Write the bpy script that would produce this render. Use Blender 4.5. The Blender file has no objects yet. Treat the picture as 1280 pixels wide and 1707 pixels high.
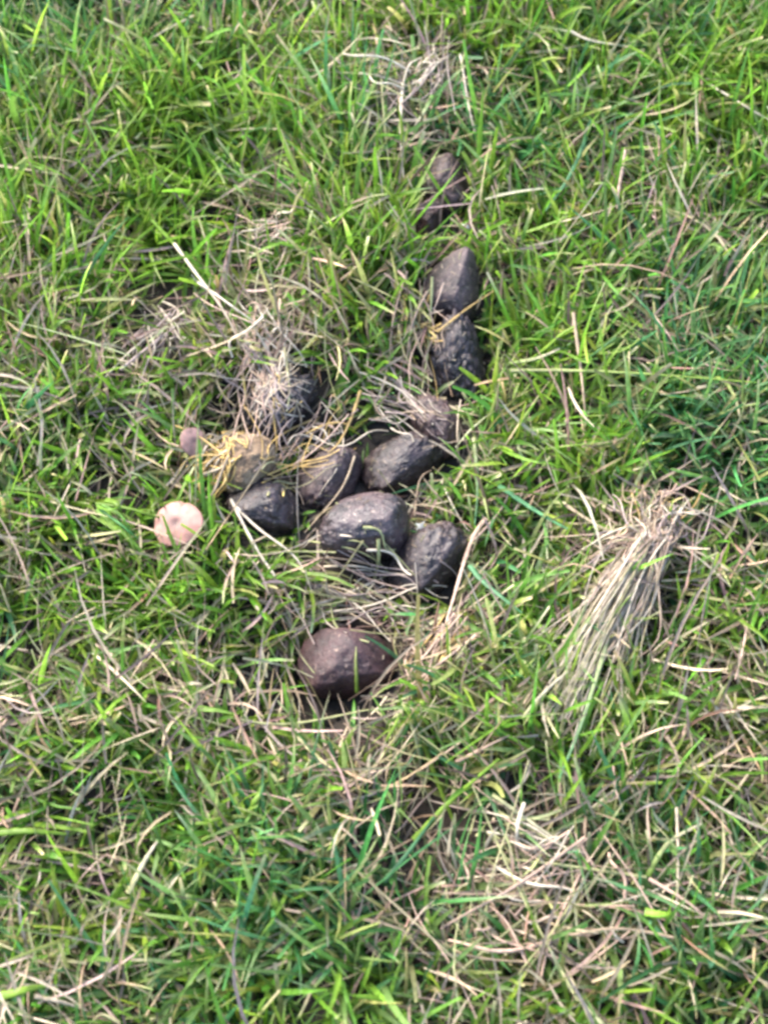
import bpy, math, random
import numpy as np
from mathutils import Vector, noise as mnoise

rng = np.random.default_rng(11)
random.seed(11)
SC = bpy.context.scene
COL = SC.collection
PI = math.pi

# ------------------------------------------------------------------ camera, sky, sun, exposure
IW, IH = 1280.0, 1707.0
VFOV = math.radians(36.0)
PITCH = math.radians(63.0)
DIST = 0.985
cam_d = bpy.data.cameras.new('camera')
cam = bpy.data.objects.new('camera', cam_d)
COL.objects.link(cam)
cam_d.sensor_fit = 'VERTICAL'
cam_d.sensor_height = 36.0
cam_d.lens = 18.0 / math.tan(VFOV / 2)
cam_d.clip_start = 0.02
cam_d.clip_end = 600
CP = np.array([0.0, -DIST * math.cos(PITCH), DIST * math.sin(PITCH)])
cam.location = CP
cam.rotation_euler = (PI / 2 - PITCH, 0, 0)
SC.camera = cam
FWD = np.array([0.0, math.cos(PITCH), -math.sin(PITCH)])
RIGHT = np.array([1.0, 0.0, 0.0])
UP = np.array([0.0, math.sin(PITCH), math.cos(PITCH)])
TAN = math.tan(VFOV / 2)
cam_d.dof.use_dof = True
cam_d.dof.focus_distance = DIST - 0.02
cam_d.dof.aperture_fstop = 7.0

SUN_EL, SUN_AZ = math.radians(40.0), math.radians(-42.0)     # azimuth from +Y towards +X: light from the upper left
world = bpy.data.worlds.new('World')
SC.world = world
world.use_nodes = True
wn = world.node_tree
bg = wn.nodes['Background']
sky = wn.nodes.new('ShaderNodeTexSky')
sky.sky_type = 'NISHITA'
sky.sun_disc = False
sky.sun_elevation = SUN_EL
sky.sun_rotation = SUN_AZ
sky.air_density = 1.0
sky.dust_density = 2.0
sky.ozone_density = 1.0
wn.links.new(sky.outputs[0], bg.inputs[0])
bg.inputs[1].default_value = 0.115
sun_d = bpy.data.lights.new('sun', 'SUN')
sun_d.energy = 1.5
sun_d.angle = math.radians(32)
sun_d.color = (1.0, 0.93, 0.83)
sun = bpy.data.objects.new('sun', sun_d)
COL.objects.link(sun)
sd = Vector((math.sin(SUN_AZ) * math.cos(SUN_EL), math.cos(SUN_AZ) * math.cos(SUN_EL), math.sin(SUN_EL)))
sun.rotation_euler = sd.to_track_quat('Z', 'Y').to_euler()
SC.view_settings.view_transform = 'Standard'
SC.view_settings.look = 'None'
SC.view_settings.exposure = 3.12
SC.view_settings.gamma = 1.0
SC.view_settings.use_curve_mapping = False
SC.cycles.filter_width = 3.1
SC.cycles.max_bounces = 8

# ------------------------------------------------------------------ helpers
def ray(px, py):
    px = np.asarray(px, float); py = np.asarray(py, float)
    u = (px - IW / 2) / (IH / 2) * TAN
    v = (IH / 2 - py) / (IH / 2) * TAN
    return FWD + u[..., None] * RIGHT + v[..., None] * UP       # depth-1 ray

def ground(px, py, z=0.0):
    d = ray(px, py)
    return CP + d * ((z - CP[2]) / d[..., 2])[..., None]

def pxsize(P):
    """metres per photo pixel at P"""
    return float(np.dot(np.asarray(P) - CP, FWD)) * TAN / (IH / 2)

def to_px(P):
    q = P - CP
    dep = q @ FWD
    return IW / 2 + (q @ RIGHT) / dep / TAN * IH / 2, IH / 2 - (q @ UP) / dep / TAN * IH / 2

# smooth value noise on numpy arrays
_tab = np.random.default_rng(5).random((64, 64))
def vnoise(x, y, s, o=0):
    x = x * s + 17.3 * o + 100; y = y * s + 9.1 * o + 100
    xi = np.floor(x).astype(int); yi = np.floor(y).astype(int)
    fx = x - xi; fy = y - yi
    fx = fx * fx * (3 - 2 * fx); fy = fy * fy * (3 - 2 * fy)
    g = lambda a, b: _tab[a % 64, b % 64]
    return ((g(xi, yi) * (1 - fx) + g(xi + 1, yi) * fx) * (1 - fy) +
            (g(xi, yi + 1) * (1 - fx) + g(xi + 1, yi + 1) * fx) * fy)

def blob_field(blobs):
    """gaussian patches given as photo pixel centres, laid out on the ground"""
    B = []
    for (x, y, r, s) in blobs:
        p = ground(x, y)
        B.append((p[0], p[1], r * pxsize(p), s))
    def f(X, Y):
        o = np.zeros_like(X)
        for bx, by, r, s in B:
            o = o + s * np.exp(-(((X - bx) / r) ** 2 + ((Y - by) / (r * 1.1)) ** 2))
        return o
    return f

hollow = blob_field([(600, 830, 190, .020), (760, 560, 80, .012), (740, 320, 60, .010), (570, 1110, 120, .016),
                     (440, 720, 90, .010), (240, 570, 50, .014), (705, 1305, 60, .028), (760, 1390, 60, .010),
                     (10, 1110, 50, .014), (480, 1165, 60, .012)])
def terrain(X, Y):
    return ((vnoise(X, Y, 9, 1) - .5) * .016 + (vnoise(X, Y, 24, 2) - .5) * .010 + (vnoise(X, Y, 70, 3) - .5) * .004
            - hollow(X, Y))

def new_obj(name, me, parent=None, loc=None):
    o = bpy.data.objects.new(name, me)
    COL.objects.link(o)
    if parent: o.parent = parent
    if loc is not None: o.location = loc
    return o

def tag(o, label=None, cat=None, group=None, kind=None):
    for k, v in (('label', label), ('category', cat), ('group', group), ('kind', kind)):
        if v: o[k] = v
    return o

def mesh_np(name, V, Q, col=None, mat=None, smooth=True):
    """V (n,3), Q (m,4) quads, col (n,3) colour of the plant per vertex"""
    me = bpy.data.meshes.new(name)
    V = np.ascontiguousarray(V, np.float32); Q = np.ascontiguousarray(Q, np.int32)
    me.vertices.add(len(V)); me.vertices.foreach_set('co', V.ravel())
    me.loops.add(Q.size); me.loops.foreach_set('vertex_index', Q.ravel())
    me.polygons.add(len(Q))
    me.polygons.foreach_set('loop_start', np.arange(0, Q.size, 4, dtype=np.int32))
    if smooth: me.polygons.foreach_set('use_smooth', np.ones(len(Q), bool))
    if col is not None:
        a = me.color_attributes.new('col', 'FLOAT_COLOR', 'POINT')
        c = np.ones((len(V), 4), np.float32); c[:, :3] = col
        a.data.foreach_set('color', c.ravel())
    me.update(calc_edges=True)
    if mat: me.materials.append(mat)
    return me

# ------------------------------------------------------------------ materials
def plant_mat(name, transl, rough, spec):
    m = bpy.data.materials.new(name); m.use_nodes = True
    nt = m.node_tree; N = nt.nodes; L = nt.links
    p = N['Principled BSDF']; out = N['Material Output']
    a = N.new('ShaderNodeAttribute'); a.attribute_name = 'col'
    tc = N.new('ShaderNodeTexCoord')
    nz = N.new('ShaderNodeTexNoise'); nz.inputs['Scale'].default_value = 260; nz.inputs['Detail'].default_value = 3
    L.new(tc.outputs['Object'], nz.inputs['Vector'])
    mr = N.new('ShaderNodeMapRange'); mr.inputs[1].default_value = .3; mr.inputs[2].default_value = .7
    mr.inputs[3].default_value = .72; mr.inputs[4].default_value = 1.28
    L.new(nz.outputs[0], mr.inputs[0])
    mx = N.new('ShaderNodeVectorMath'); mx.operation = 'SCALE'
    L.new(a.outputs['Color'], mx.inputs[0]); L.new(mr.outputs[0], mx.inputs['Scale'])
    L.new(mx.outputs[0], p.inputs['Base Color'])
    p.inputs['Roughness'].default_value = rough
    p.inputs['Specular IOR Level'].default_value = spec
    t = N.new('ShaderNodeBsdfTranslucent'); L.new(mx.outputs[0], t.inputs['Color'])
    ms = N.new('ShaderNodeMixShader'); ms.inputs[0].default_value = transl
    L.new(p.outputs[0], ms.inputs[1]); L.new(t.outputs[0], ms.inputs[2]); L.new(ms.outputs[0], out.inputs['Surface'])
    return m
M_GRASS = plant_mat('green grass', .46, .42, .3)
M_DEAD = plant_mat('dead grass', .22, .55, .35)

def soil_mat():
    m = bpy.data.materials.new('dark soil'); m.use_nodes = True
    nt = m.node_tree; N = nt.nodes; L = nt.links; p = N['Principled BSDF']
    tc = N.new('ShaderNodeTexCoord')
    nz = N.new('ShaderNodeTexNoise'); nz.inputs['Scale'].default_value = 90; nz.inputs['Detail'].default_value = 8
    L.new(tc.outputs['Object'], nz.inputs['Vector'])
    r = N.new('ShaderNodeValToRGB'); e = r.color_ramp.elements
    e[0].position = .3; e[0].color = (.012, .009, .006, 1)
    e[1].position = .75; e[1].color = (.026, .018, .012, 1)
    L.new(nz.outputs[0], r.inputs[0])
    # far away, where no blades are built, the sheet takes the colour of the lawn
    ln = N.new('ShaderNodeVectorMath'); ln.operation = 'LENGTH'; L.new(tc.outputs['Object'], ln.inputs[0])
    mr = N.new('ShaderNodeMapRange'); mr.inputs[1].default_value = 1.6; mr.inputs[2].default_value = 2.6
    L.new(ln.outputs['Value'], mr.inputs[0])
    nz2 = N.new('ShaderNodeTexNoise'); nz2.inputs['Scale'].default_value = 30; nz2.inputs['Detail'].default_value = 10
    L.new(tc.outputs['Object'], nz2.inputs['Vector'])
    r2 = N.new('ShaderNodeValToRGB'); e = r2.color_ramp.elements
    e[0].position = .35; e[0].color = (.02, .04, .008, 1); e[1].position = .7; e[1].color = (.10, .13, .035, 1)
    L.new(nz2.outputs[0], r2.inputs[0])
    mx = N.new('ShaderNodeMix'); mx.data_type = 'RGBA'
    L.new(mr.outputs[0], mx.inputs[0]); L.new(r.outputs[0], mx.inputs[6]); L.new(r2.outputs[0], mx.inputs[7])
    L.new(mx.outputs[2], p.inputs['Base Color'])
    p.inputs['Roughness'].default_value = .95
    b = N.new('ShaderNodeBump'); b.inputs['Strength'].default_value = .6; b.inputs['Distance'].default_value = .004
    L.new(nz.outputs[0], b.inputs['Height']); L.new(b.outputs[0], p.inputs['Normal'])
    return m

# ------------------------------------------------------------------ the ground sheet
def axis_ticks():
    a = list(np.arange(-1.3, 1.3001, .0125)); s = .0125; v = 1.3
    while v < 250:
        s *= 1.35; v += s; a.append(v); a.insert(0, -v)
    return np.array(a)
T = axis_ticks(); n = len(T)
GX, GY = np.meshgrid(T, T)
fade = np.clip((3.0 - np.hypot(GX, GY)) / 1.5, 0, 1)
GZ = terrain(GX, GY) * fade
idx = np.arange(n * n).reshape(n, n)
GQ = np.stack([idx[:-1, :-1], idx[:-1, 1:], idx[1:, 1:], idx[1:, :-1]], -1).reshape(-1, 4)
soil = new_obj('ground', mesh_np('ground', np.stack([GX, GY, GZ], -1).reshape(-1, 3), GQ, None, soil_mat()))
tag(soil, 'dark brown soil showing through gaps in the lawn', kind='structure')

# ------------------------------------------------------------------ dung pellets: where they lie
# photo centre, half axes (px), angle of the long axis, how high the centre sits over the soil (share of b)
PELLETS = [
 # key      cx   cy   a   b  ang  depth  taper  style  label
 ('upper',  744, 310, 52, 37, 100, .85, .10, 'dusty', 'mauve grey dung pellet farthest up the line, wedged in green grass'),
 ('crumb1', 713, 364, 34, 25,  60, .75, .00, 'red',   'small dark reddish dung crumb at the foot of the topmost pellet'),
 ('point',  757, 475, 66, 46,  75, .80, .38, 'dusty', 'dung pellet with a pointed upper end and pale dusty crust'),
 ('knob',   762, 603, 82, 46,  99, .75, .05, 'knob',  'knobbly blackish dung pellet under the pointed pellet, straw on its left'),
 ('crumb2', 728, 708, 54, 36, -58, 1.1, .00, 'red',   'crumbled reddish dung lump behind the strands below the knobbly pellet'),
 ('mat',    462, 676, 72, 50,  40, .65, .00, 'knob',  'dark dung pellet buried under a mat of pale dry strands'),
 ('brown',  410, 772, 54, 48,  30, 1.30, .00, 'tan',   'fibrous light brown dung pellet beside the small mauve mushroom'),
 ('under',  440, 848, 60, 46, -32, .45, .00, 'plain', 'dark dung pellet crossed by two long pale stems'),
 ('mid',    550, 797, 62, 44,  42, .50, .10, 'dusty', 'grey flecked dung pellet behind the largest smooth pellet, straw arching over it'),
 ('back',   672, 772, 76, 45,  33, .45, .10, 'plain', 'dark smooth dung pellet lying beside the black gap in the grass'),
 ('big',    609, 884, 78, 60,  16, 1.0, -.04, 'big',  'largest smooth dung pellet with a dusty top and shaded blue black lower face'),
 ('right',  717, 937, 72, 52,  52, .65, .06, 'plain', 'dark dung pellet with a white fleck, right of the largest pellet'),
 ('low',    577, 1107, 80, 60, -6, .75, .03, 'lowred','reddish brown dung pellet lying alone in the lower hollow'),
]
P3 = {}
for (k, cx, cy, a, b, ang, dep, tp, st, lab) in PELLETS:
    g = ground(cx, cy)
    for _ in range(4):
        s = pxsize(g)
        z = float(terrain(g[0:1], g[1:2])[0]) + b * s * dep
        g = ground(cx, cy, z)
    s = pxsize(g)
    vd = (g - CP) / np.linalg.norm(g - CP)
    r_ = np.cross(vd, [0, 0, 1]); r_ /= np.linalg.norm(r_)
    u_ = np.cross(r_, vd)
    t = math.radians(ang)
    e1 = math.cos(t) * r_ + math.sin(t) * u_
    e2 = -math.sin(t) * r_ + math.cos(t) * u_
    P3[k] = dict(c=g, R=np.stack([e1, e2, np.cross(e1, e2)], 0), r=np.array([a * s, b * s, b * s]))

def in_pellets(P, grow=1.0, pad=0.0):
    """smallest normalised radius of points P (n,3) in any pellet"""
    m = np.full(len(P), 9.0)
    for q in P3.values():
        l = (P - q['c']) @ q['R'].T
        m = np.minimum(m, np.sqrt(((l / (q['r'] * grow + pad)) ** 2).sum(1)))
    return m

def near_line(P):
    """how close the sight line over P comes to a pellet that lies behind it (low grass keeps the hollow open)"""
    D = P - CP; L = np.linalg.norm(D, axis=1); Dn = D / L[:, None]
    m = np.full(len(P), 9.0)
    for q in P3.values():
        oc = q['c'] - CP
        o = (CP - q['c']) @ q['R'].T / q['r']
        d = (Dn @ q['R'].T) / q['r']
        tt = -(d @ o) / (d * d).sum(1)
        mind = np.sqrt(np.maximum(((o + d * tt[:, None]) ** 2).sum(1), 0))
        front = (L < tt) & (L > tt - .075)
        m = np.where(front, np.minimum(m, mind), m)
    return m

def hit(px, py, lift):
    """lay photo points onto the surface (pellets or soil) and raise them by lift"""
    px = np.asarray(px, float); py = np.asarray(py, float); lift = np.broadcast_to(np.asarray(lift, float), px.shape)
    d = ray(px, py); d = d / np.linalg.norm(d, axis=-1, keepdims=True)
    z = np.zeros_like(px)
    for _ in range(5):
        t = (z - CP[2]) / d[:, 2]
        p = CP + d * t[:, None]
        z = terrain(p[:, 0], p[:, 1]) + lift
    t = (z - CP[2]) / d[:, 2]
    for q in P3.values():
        r = q['r'] * 1.0 + .0016
        o = (CP - q['c']) @ q['R'].T / r
        e = (d @ q['R'].T) / r
        A = (e * e).sum(1); B = (e @ o); C = (o @ o) - 1
        disc = B * B - A * C
        th = np.where(disc > 0, (-B - np.sqrt(np.maximum(disc, 0))) / A, 9e9)
        t = np.minimum(t, th)
    return CP + d * t[:, None]

# ------------------------------------------------------------------ blades
def blades(root, az, lean, bend, length, width, twist, cols, nseg=5, fold=.25, tri=True, tip=.05, curl=None, floor=True):
    """cols: (n,k,3) colour stops from root to tip"""
    n = len(root); ts = np.linspace(0, 1, nseg + 1)
    ring = 3 if tri else 2
    V = np.zeros((n, nseg + 1, ring, 3)); C = np.zeros((n, nseg + 1, ring, 3))
    pos = root.copy(); k = cols.shape[1]
    if curl is None: curl = np.zeros(n)
    tipw = np.broadcast_to(np.asarray(tip, float), (n,))
    for i, t in enumerate(ts):
        th = lean + bend * t
        ph = az + curl * t
        dirv = np.stack([np.sin(th) * np.cos(ph), np.sin(th) * np.sin(ph), np.cos(th)], 1)
        if i:
            pos = pos + dirv * (length / nseg)[:, None]
            if floor:
                fz = terrain(pos[:, 0], pos[:, 1]) + .0015
                pos[:, 2] = np.maximum(pos[:, 2], fz)
        side = np.stack([-np.sin(ph), np.cos(ph), np.zeros(n)], 1)
        nor = np.cross(dirv, side)
        tw = twist * (t + .2)
        s2 = side * np.cos(tw)[:, None] + nor * np.sin(tw)[:, None]
        n2 = -side * np.sin(tw)[:, None] + nor * np.cos(tw)[:, None]
        prof = np.where(t < .25, .65 + 1.4 * t, 1.0) * np.where(t > .5, 1 - (1 - tipw) * ((t - .5) / .5) ** 1.6, 1.0)
        w = (width * prof * .5)[:, None]
        V[:, i, 0] = pos - s2 * w; V[:, i, -1] = pos + s2 * w
        if tri: V[:, i, 1] = pos - n2 * w * fold * 2
        f = t * (k - 1); j = min(int(f), k - 2); f -= j
        c = cols[:, j] * (1 - f) + cols[:, j + 1] * f
        C[:, i] = c[:, None, :]
    return V, C

def pack(V, C):
    n, s, r, _ = V.shape
    base = (np.arange(n) * s * r)[:, None, None]
    i = np.arange(s - 1)[:, None] * r; j = np.arange(r - 1)[None, :]
    a = (i + j)[None] + base
    Q = np.stack([a, a + 1, a + r + 1, a + r], -1).reshape(-1, 4)
    return V.reshape(-1, 3), Q, C.reshape(-1, 3)

def keep_clear(V, p_front=.74):
    """drop blades that run through a pellet, and most that stand right in front of one"""
    n, s, r, _ = V.shape
    mid = V[:, :, r // 2].reshape(-1, 3)
    ins = (in_pellets(mid, 1.02, .001).reshape(n, s) < 1).any(1)
    fr = (near_line(mid).reshape(n, s) < .86).any(1) & (rng.random(n) < p_front)
    return ~(ins | fr)

dead_f = blob_field([(1060, 900, 100, .45), (690, 130, 75, .5), (450, 580, 110, .6), (690, 580, 60, .5), (900, 1480, 180, .65),
    (580, 1000, 130, .6), (740, 1100, 80, .5), (230, 560, 90, .45), (450, 380, 60, .5), (560, 520, 70, .3), (640, 1300, 150, .3),
    (100, 1560, 150, .2), (1200, 1150, 150, .25), (1000, 600, 80, .25), (235, 80, 50, .4), (1030, 330, 110, .2), (1150, 1400, 120, .2),
    (720, 220, 60, .45), (400, 1250, 100, .25), (360, 790, 60, .4), (140, 640, 80, .25), (1120, 1010, 120, .3)])
lush_f = blob_field([(265, 370, 70, .8), (250, 170, 130, .5), (40, 100, 130, .5), (1200, 60, 230, .6), (1020, 500, 100, .4),
    (60, 900, 130, .5), (250, 940, 100, .6), (350, 1010, 90, .4), (380, 1350, 100, .6), (700, 1210, 60, .4), (420, 1560, 120, .5),
    (1200, 1640, 140, .5), (620, 1640, 110, .5), (890, 560, 80, .5), (600, 480, 50, .4), (560, 230, 80, .4), (900, 200, 100, .4),
    (1220, 700, 120, .4), (820, 820, 50, .3), (950, 1230, 120, .3)])
gap_f = blob_field([(240, 565, 48, 1.), (640, 722, 44, .85), (510, 1172, 60, 1.3), (705, 1302, 52, 1.4), (765, 1390, 45, 1.0), (10, 1110, 45, 1.),
    (822, 590, 34, .3), (1000, 640, 40, .5), (590, 955, 50, .3), (450, 1075, 40, .3), (715, 400, 40, .5), (600, 1195, 50, .3), (660, 1460, 50, .6),
    (90, 1060, 50, .5), (260, 470, 40, .4), (340, 300, 40, .4), (1050, 1040, 50, .4), (1190, 900, 60, .4)])
open_f = blob_field([(600, 850, 170, 1.), (760, 560, 75, .8), (742, 330, 55, .6), (575, 1090, 110, 1.), (430, 740, 100, .9)])

GREENS = np.array([[.124, .240, .024], [.090, .205, .028], [.054, .160, .040], [.165, .262, .030], [.122, .205, .055], [.064, .178, .064]])
STRAW = np.array([[.41, .32, .215], [.35, .265, .175], [.31, .235, .175], [.45, .375, .27], [.24, .175, .12], [.33, .31, .16], [.38, .275, .215]])
STRAW = STRAW * np.array([.86, .84, .82])
def jitter(c, s=.18):
    return np.clip(c * np.exp(rng.normal(0, s, (len(c), 1))) * np.exp(rng.normal(0, s * .35, c.shape)), .005, .8)

X0, X1, Y0, Y1 = -.56, .56, -.50, .74
def in_inner(x, y): return (x > X0) & (x < X1) & (y > Y0) & (y < Y1)

def make_green():
    nt = 17500
    tx = rng.uniform(X0, X1, nt); ty = rng.uniform(Y0, Y1, nt)
    dens = .62 + .45 * (vnoise(tx, ty, 22, 7) - .5) + .45 * lush_f(tx, ty) - .45 * dead_f(tx, ty) - .9 * gap_f(tx, ty) - .22 * open_f(tx, ty)
    k = rng.random(nt) < dens
    tx, ty = tx[k], ty[k]; nt = len(tx)
    nb = rng.integers(4, 10, nt)
    ti = np.repeat(np.arange(nt), nb); N = len(ti)
    x = tx[ti] + rng.normal(0, .0045, N); y = ty[ti] + rng.normal(0, .0045, N)
    root = np.stack([x, y, terrain(x, y) - .001], 1)
    lush = lush_f(x, y); opn = open_f(x, y); dead = dead_f(x, y)
    taz = rng.uniform(0, 2 * PI, nt)
    wind = vnoise(x, y, 5, 11) * 2 * PI * 1.6
    az = np.where(rng.random(N) < .45, taz[ti] + rng.normal(0, .7, N), wind + rng.normal(0, 1.3, N))
    lean = np.abs(rng.normal(.26, .27, N)) + .30 * (rng.random(N) < .25) + .2 * np.clip(opn, 0, 1)
    bend = np.abs(rng.normal(.60, .50, N)) * np.interp(y, [-.3, .2, .6], [1.15, 1, .75]) + .5 * opn
    length = rng.gamma(9, .0042, N) * np.interp(y, [-.4, .1, .6], [.95, 1.0, 1.25]) * (1 + .25 * np.clip(lush, 0, 1)) * (1 - .45 * np.clip(opn, 0, 1)) * (.8 + .5 * vnoise(x, y, 14, 4))
    length = np.clip(length, .010, .095)
    width = np.clip(rng.normal(.0025, .0007, N), .0011, .0048)
    twist = rng.normal(0, .9, N)
    pick = np.clip((vnoise(x, y, 11, 6) * 6.0 - 1.6 + rng.normal(0, 1.2, N) + 1.1 - 1.5 * np.clip(lush, 0, 1)).astype(int), 0, 5)
    yel = np.array([0, 3, 1, 4, 5, 2])
    g = jitter(GREENS[yel[pick]], .22)
    dry = rng.random(N) < (.10 + .25 * np.clip(dead, 0, 1))
    olive = jitter(np.tile([[.21, .215, .075]], (N, 1)), .2)
    g = np.where(dry[:, None], olive, g)
    pale = jitter(np.tile([[.27, .27, .14]], (N, 1)), .2)
    base = pale * .4 + g * .6
    tipc = np.where((rng.random(N) < .35)[:, None], jitter(np.tile([[.40, .35, .20]], (N, 1)), .2), g * 1.08)
    cols = np.stack([base, g * .95, g, g * 1.03, tipc], 1)
    cut = np.where(rng.random(N) < .35, .55, .06)
    V, C = blades(root, az, lean, bend, length, width, twist, cols, 5, .22, True, cut, rng.normal(0, .5, N))
    k = keep_clear(V)
    return V[k], C[k]

def make_dead():
    N = 70000
    x = rng.uniform(X0, X1, N); y = rng.uniform(Y0, Y1, N)
    dens = np.interp(y, [-.35, .1, .5], [.43, .36, .25]) + .6 * (vnoise(x, y, 16, 8) - .5) + .75 * dead_f(x, y) - .15 * lush_f(x, y) - .75 * gap_f(x, y)
    k = rng.random(N) < dens
    x, y = x[k], y[k]; N = len(x)
    flat = rng.random(N)
    root = np.stack([x, y, terrain(x, y) + rng.random(N) ** 1.6 * .030 * (1 - .65 * np.clip(open_f(x, y), 0, 1))], 1)
    az = rng.uniform(0, 2 * PI, N)
    lean = np.where(flat < .7, rng.normal(1.35, .22, N), np.abs(rng.normal(.55, .3, N)))
    bend = rng.normal(.2, .38, N)
    length = np.clip(rng.gamma(6, .0064, N), .008, .085) * (1 - .25 * np.clip(open_f(x, y), 0, 1))
    width = np.clip(rng.normal(.0015, .0006, N), .0005, .0019)
    c = np.minimum(jitter(STRAW[rng.integers(0, len(STRAW), N)], .22), np.array([.38, .31, .22]))
    old_and_shade = rng.random(N) < .25 + .35 * gap_f(x, y)  # some blades are old; the extra share in gaps paints in their shade
    c = np.where(old_and_shade[:, None], c * np.array([.48, .44, .46]), c)
    c2 = np.where((rng.random(N) < .2)[:, None], jitter(np.tile([[.22, .24, .09]], (N, 1)), .2), c)
    cols = np.stack([c, c * 1.05, c2], 1)
    V, C = blades(root, az, lean, bend, length, width, rng.normal(0, 1.2, N), cols, 4, .3, True, rng.uniform(.05, .45, N), rng.normal(0, .5, N))
    k = keep_clear(V, .60)
    return V[k], C[k]

def make_outer(N, greenish):
    x = rng.uniform(-2.4, 2.4, N); y = rng.uniform(-2.2, 2.9, N)
    k = ~in_inner(x, y); x, y = x[k], y[k]; N = len(x)
    root = np.stack([x, y, terrain(x, y) * np.clip((3.0 - np.hypot(x, y)) / 1.5, 0, 1)], 1)
    az = rng.uniform(0, 2 * PI, N)
    if greenish:
        g = jitter(GREENS[rng.integers(0, 6, N)], .22)
        V, C = blades(root, az, np.abs(rng.normal(.4, .35, N)), rng.normal(.8, .5, N), np.clip(rng.gamma(9, .0042, N), .01, .08),
                      rng.uniform(.0026, .0055, N), rng.normal(0, .9, N), np.stack([g * 1.2, g, g], 1), 3, .2, False, .1, floor=False)
    else:
        c = jitter(STRAW[rng.integers(0, 7, N)], .25)
        V, C = blades(root + np.array([0, 0, .012]), az, rng.normal(1.2, .25, N), rng.normal(.2, .4, N), np.clip(rng.gamma(6, .007, N), .01, .09),
                      rng.uniform(.0016, .0034, N), rng.normal(0, 1.2, N), np.stack([c, c], 1), 3, .2, False, .3, floor=False)
    return V, C

def stuff(name, parts, mat, label):
    Vs, Qs, Cs, o = [], [], [], 0
    for V, C in parts:
        v, q, c = pack(V, C); Vs.append(v); Qs.append(q + o); Cs.append(c); o += len(v)
    ob = new_obj(name, mesh_np(name, np.concatenate(Vs), np.concatenate(Qs), np.concatenate(Cs), mat))
    return tag(ob, label, kind='stuff')
stuff('grass', [make_green(), make_outer(95000, True)], M_GRASS, 'short mown green lawn grass')
stuff('dead_grass', [make_dead(), make_outer(45000, False)], M_DEAD, 'beige dead grass and clippings lying among the green blades')

def soil_crumbs():
    n = 9000
    x = rng.uniform(-.30, .30, n); y = rng.uniform(-.32, .40, n)
    k = rng.random(n) < .15 + .8 * np.clip(gap_f(x, y) + open_f(x, y), 0, 1)
    x, y = x[k], y[k]; n = len(x)
    r = np.clip(rng.gamma(2.2, .0009, n), .0006, .006)
    c = np.stack([x, y, terrain(x, y) + r * .2], 1)
    oc = np.array([[1, 0, 0], [0, 1, 0], [-1, 0, 0], [0, -1, 0], [0, 0, 1], [0, 0, -.6]], float)
    V = c[:, None, :] + oc[None] * r[:, None, None] * rng.uniform(.55, 1.35, (n, 6, 3)) + rng.normal(0, .2, (n, 6, 3)) * r[:, None, None]
    F = []
    for i in range(4):
        F += [(i, (i + 1) % 4, 4), ((i + 1) % 4, i, 5)]
    F = (np.array(F)[None] + np.arange(n)[:, None, None] * 6).reshape(-1, 3)
    me = bpy.data.meshes.new('soil_crumbs'); me.from_pydata(V.reshape(-1, 3).tolist(), [], F.tolist()); me.update()
    me.materials.append(soil.data.materials[0])
    tag(new_obj('soil_crumbs', me), 'dark crumbs of earth in the gaps of the turf', kind='stuff')
soil_crumbs()

# ------------------------------------------------------------------ dung pellets: build
def dung_mat(name, dark, mid, dust, fleck, dust_amt, rough=.55):
    m = bpy.data.materials.new(name); m.use_nodes = True
    nt = m.node_tree; N = nt.nodes; L = nt.links; p = N['Principled BSDF']
    tc = N.new('ShaderNodeTexCoord')
    def nz(scale, detail=4, rough=.6, dist=0):
        q = N.new('ShaderNodeTexNoise'); q.inputs['Scale'].default_value = scale; q.inputs['Detail'].default_value = detail
        q.inputs['Roughness'].default_value = rough; q.inputs['Distortion'].default_value = dist
        L.new(tc.outputs['Object'], q.inputs['Vector']); return q
    def ramp(src, a, b, v0=0, v1=1):
        q = N.new('ShaderNodeMapRange'); q.inputs[1].default_value = a; q.inputs[2].default_value = b
        q.inputs[3].default_value = v0; q.inputs[4].default_value = v1; L.new(src, q.inputs[0]); return q.outputs[0]
    def mix(f, a, b):
        q = N.new('ShaderNodeMix'); q.data_type = 'RGBA'
        L.new(f, q.inputs[0])
        for i, c in ((6, a), (7, b)):
            if isinstance(c, tuple): q.inputs[i].default_value = (*c, 1)
            else: L.new(c, q.inputs[i])
        return q.outputs[2]
    n1 = nz(70, 5); n2 = nz(260, 5, .7, .6); n3 = nz(430, 3, .6, 1.5); n4 = nz(45, 3)
    c = mix(ramp(n1.outputs[0], .35, .65), dark, mid)
    c = mix(ramp(n4.outputs[0], .42, .66, 0, dust_amt), c, dust)
    c = mix(ramp(n2.outputs[0], .52, .70, 0, dust_amt * .8), c, dust)
    c = mix(ramp(n3.outputs[0], .60, .68, 0, .85), c, fleck)
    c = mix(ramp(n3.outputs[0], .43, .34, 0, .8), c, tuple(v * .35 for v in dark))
    L.new(c, p.inputs['Base Color'])
    p.inputs['Specular IOR Level'].default_value = .42
    L.new(ramp(n2.outputs[0], .3, .7, rough - .12, rough + .2), p.inputs['Roughness'])
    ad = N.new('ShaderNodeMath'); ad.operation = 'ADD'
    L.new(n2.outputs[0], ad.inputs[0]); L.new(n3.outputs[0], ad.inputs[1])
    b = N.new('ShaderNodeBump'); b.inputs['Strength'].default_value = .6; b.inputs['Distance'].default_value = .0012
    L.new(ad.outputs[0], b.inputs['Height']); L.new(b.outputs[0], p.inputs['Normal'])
    return m
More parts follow.
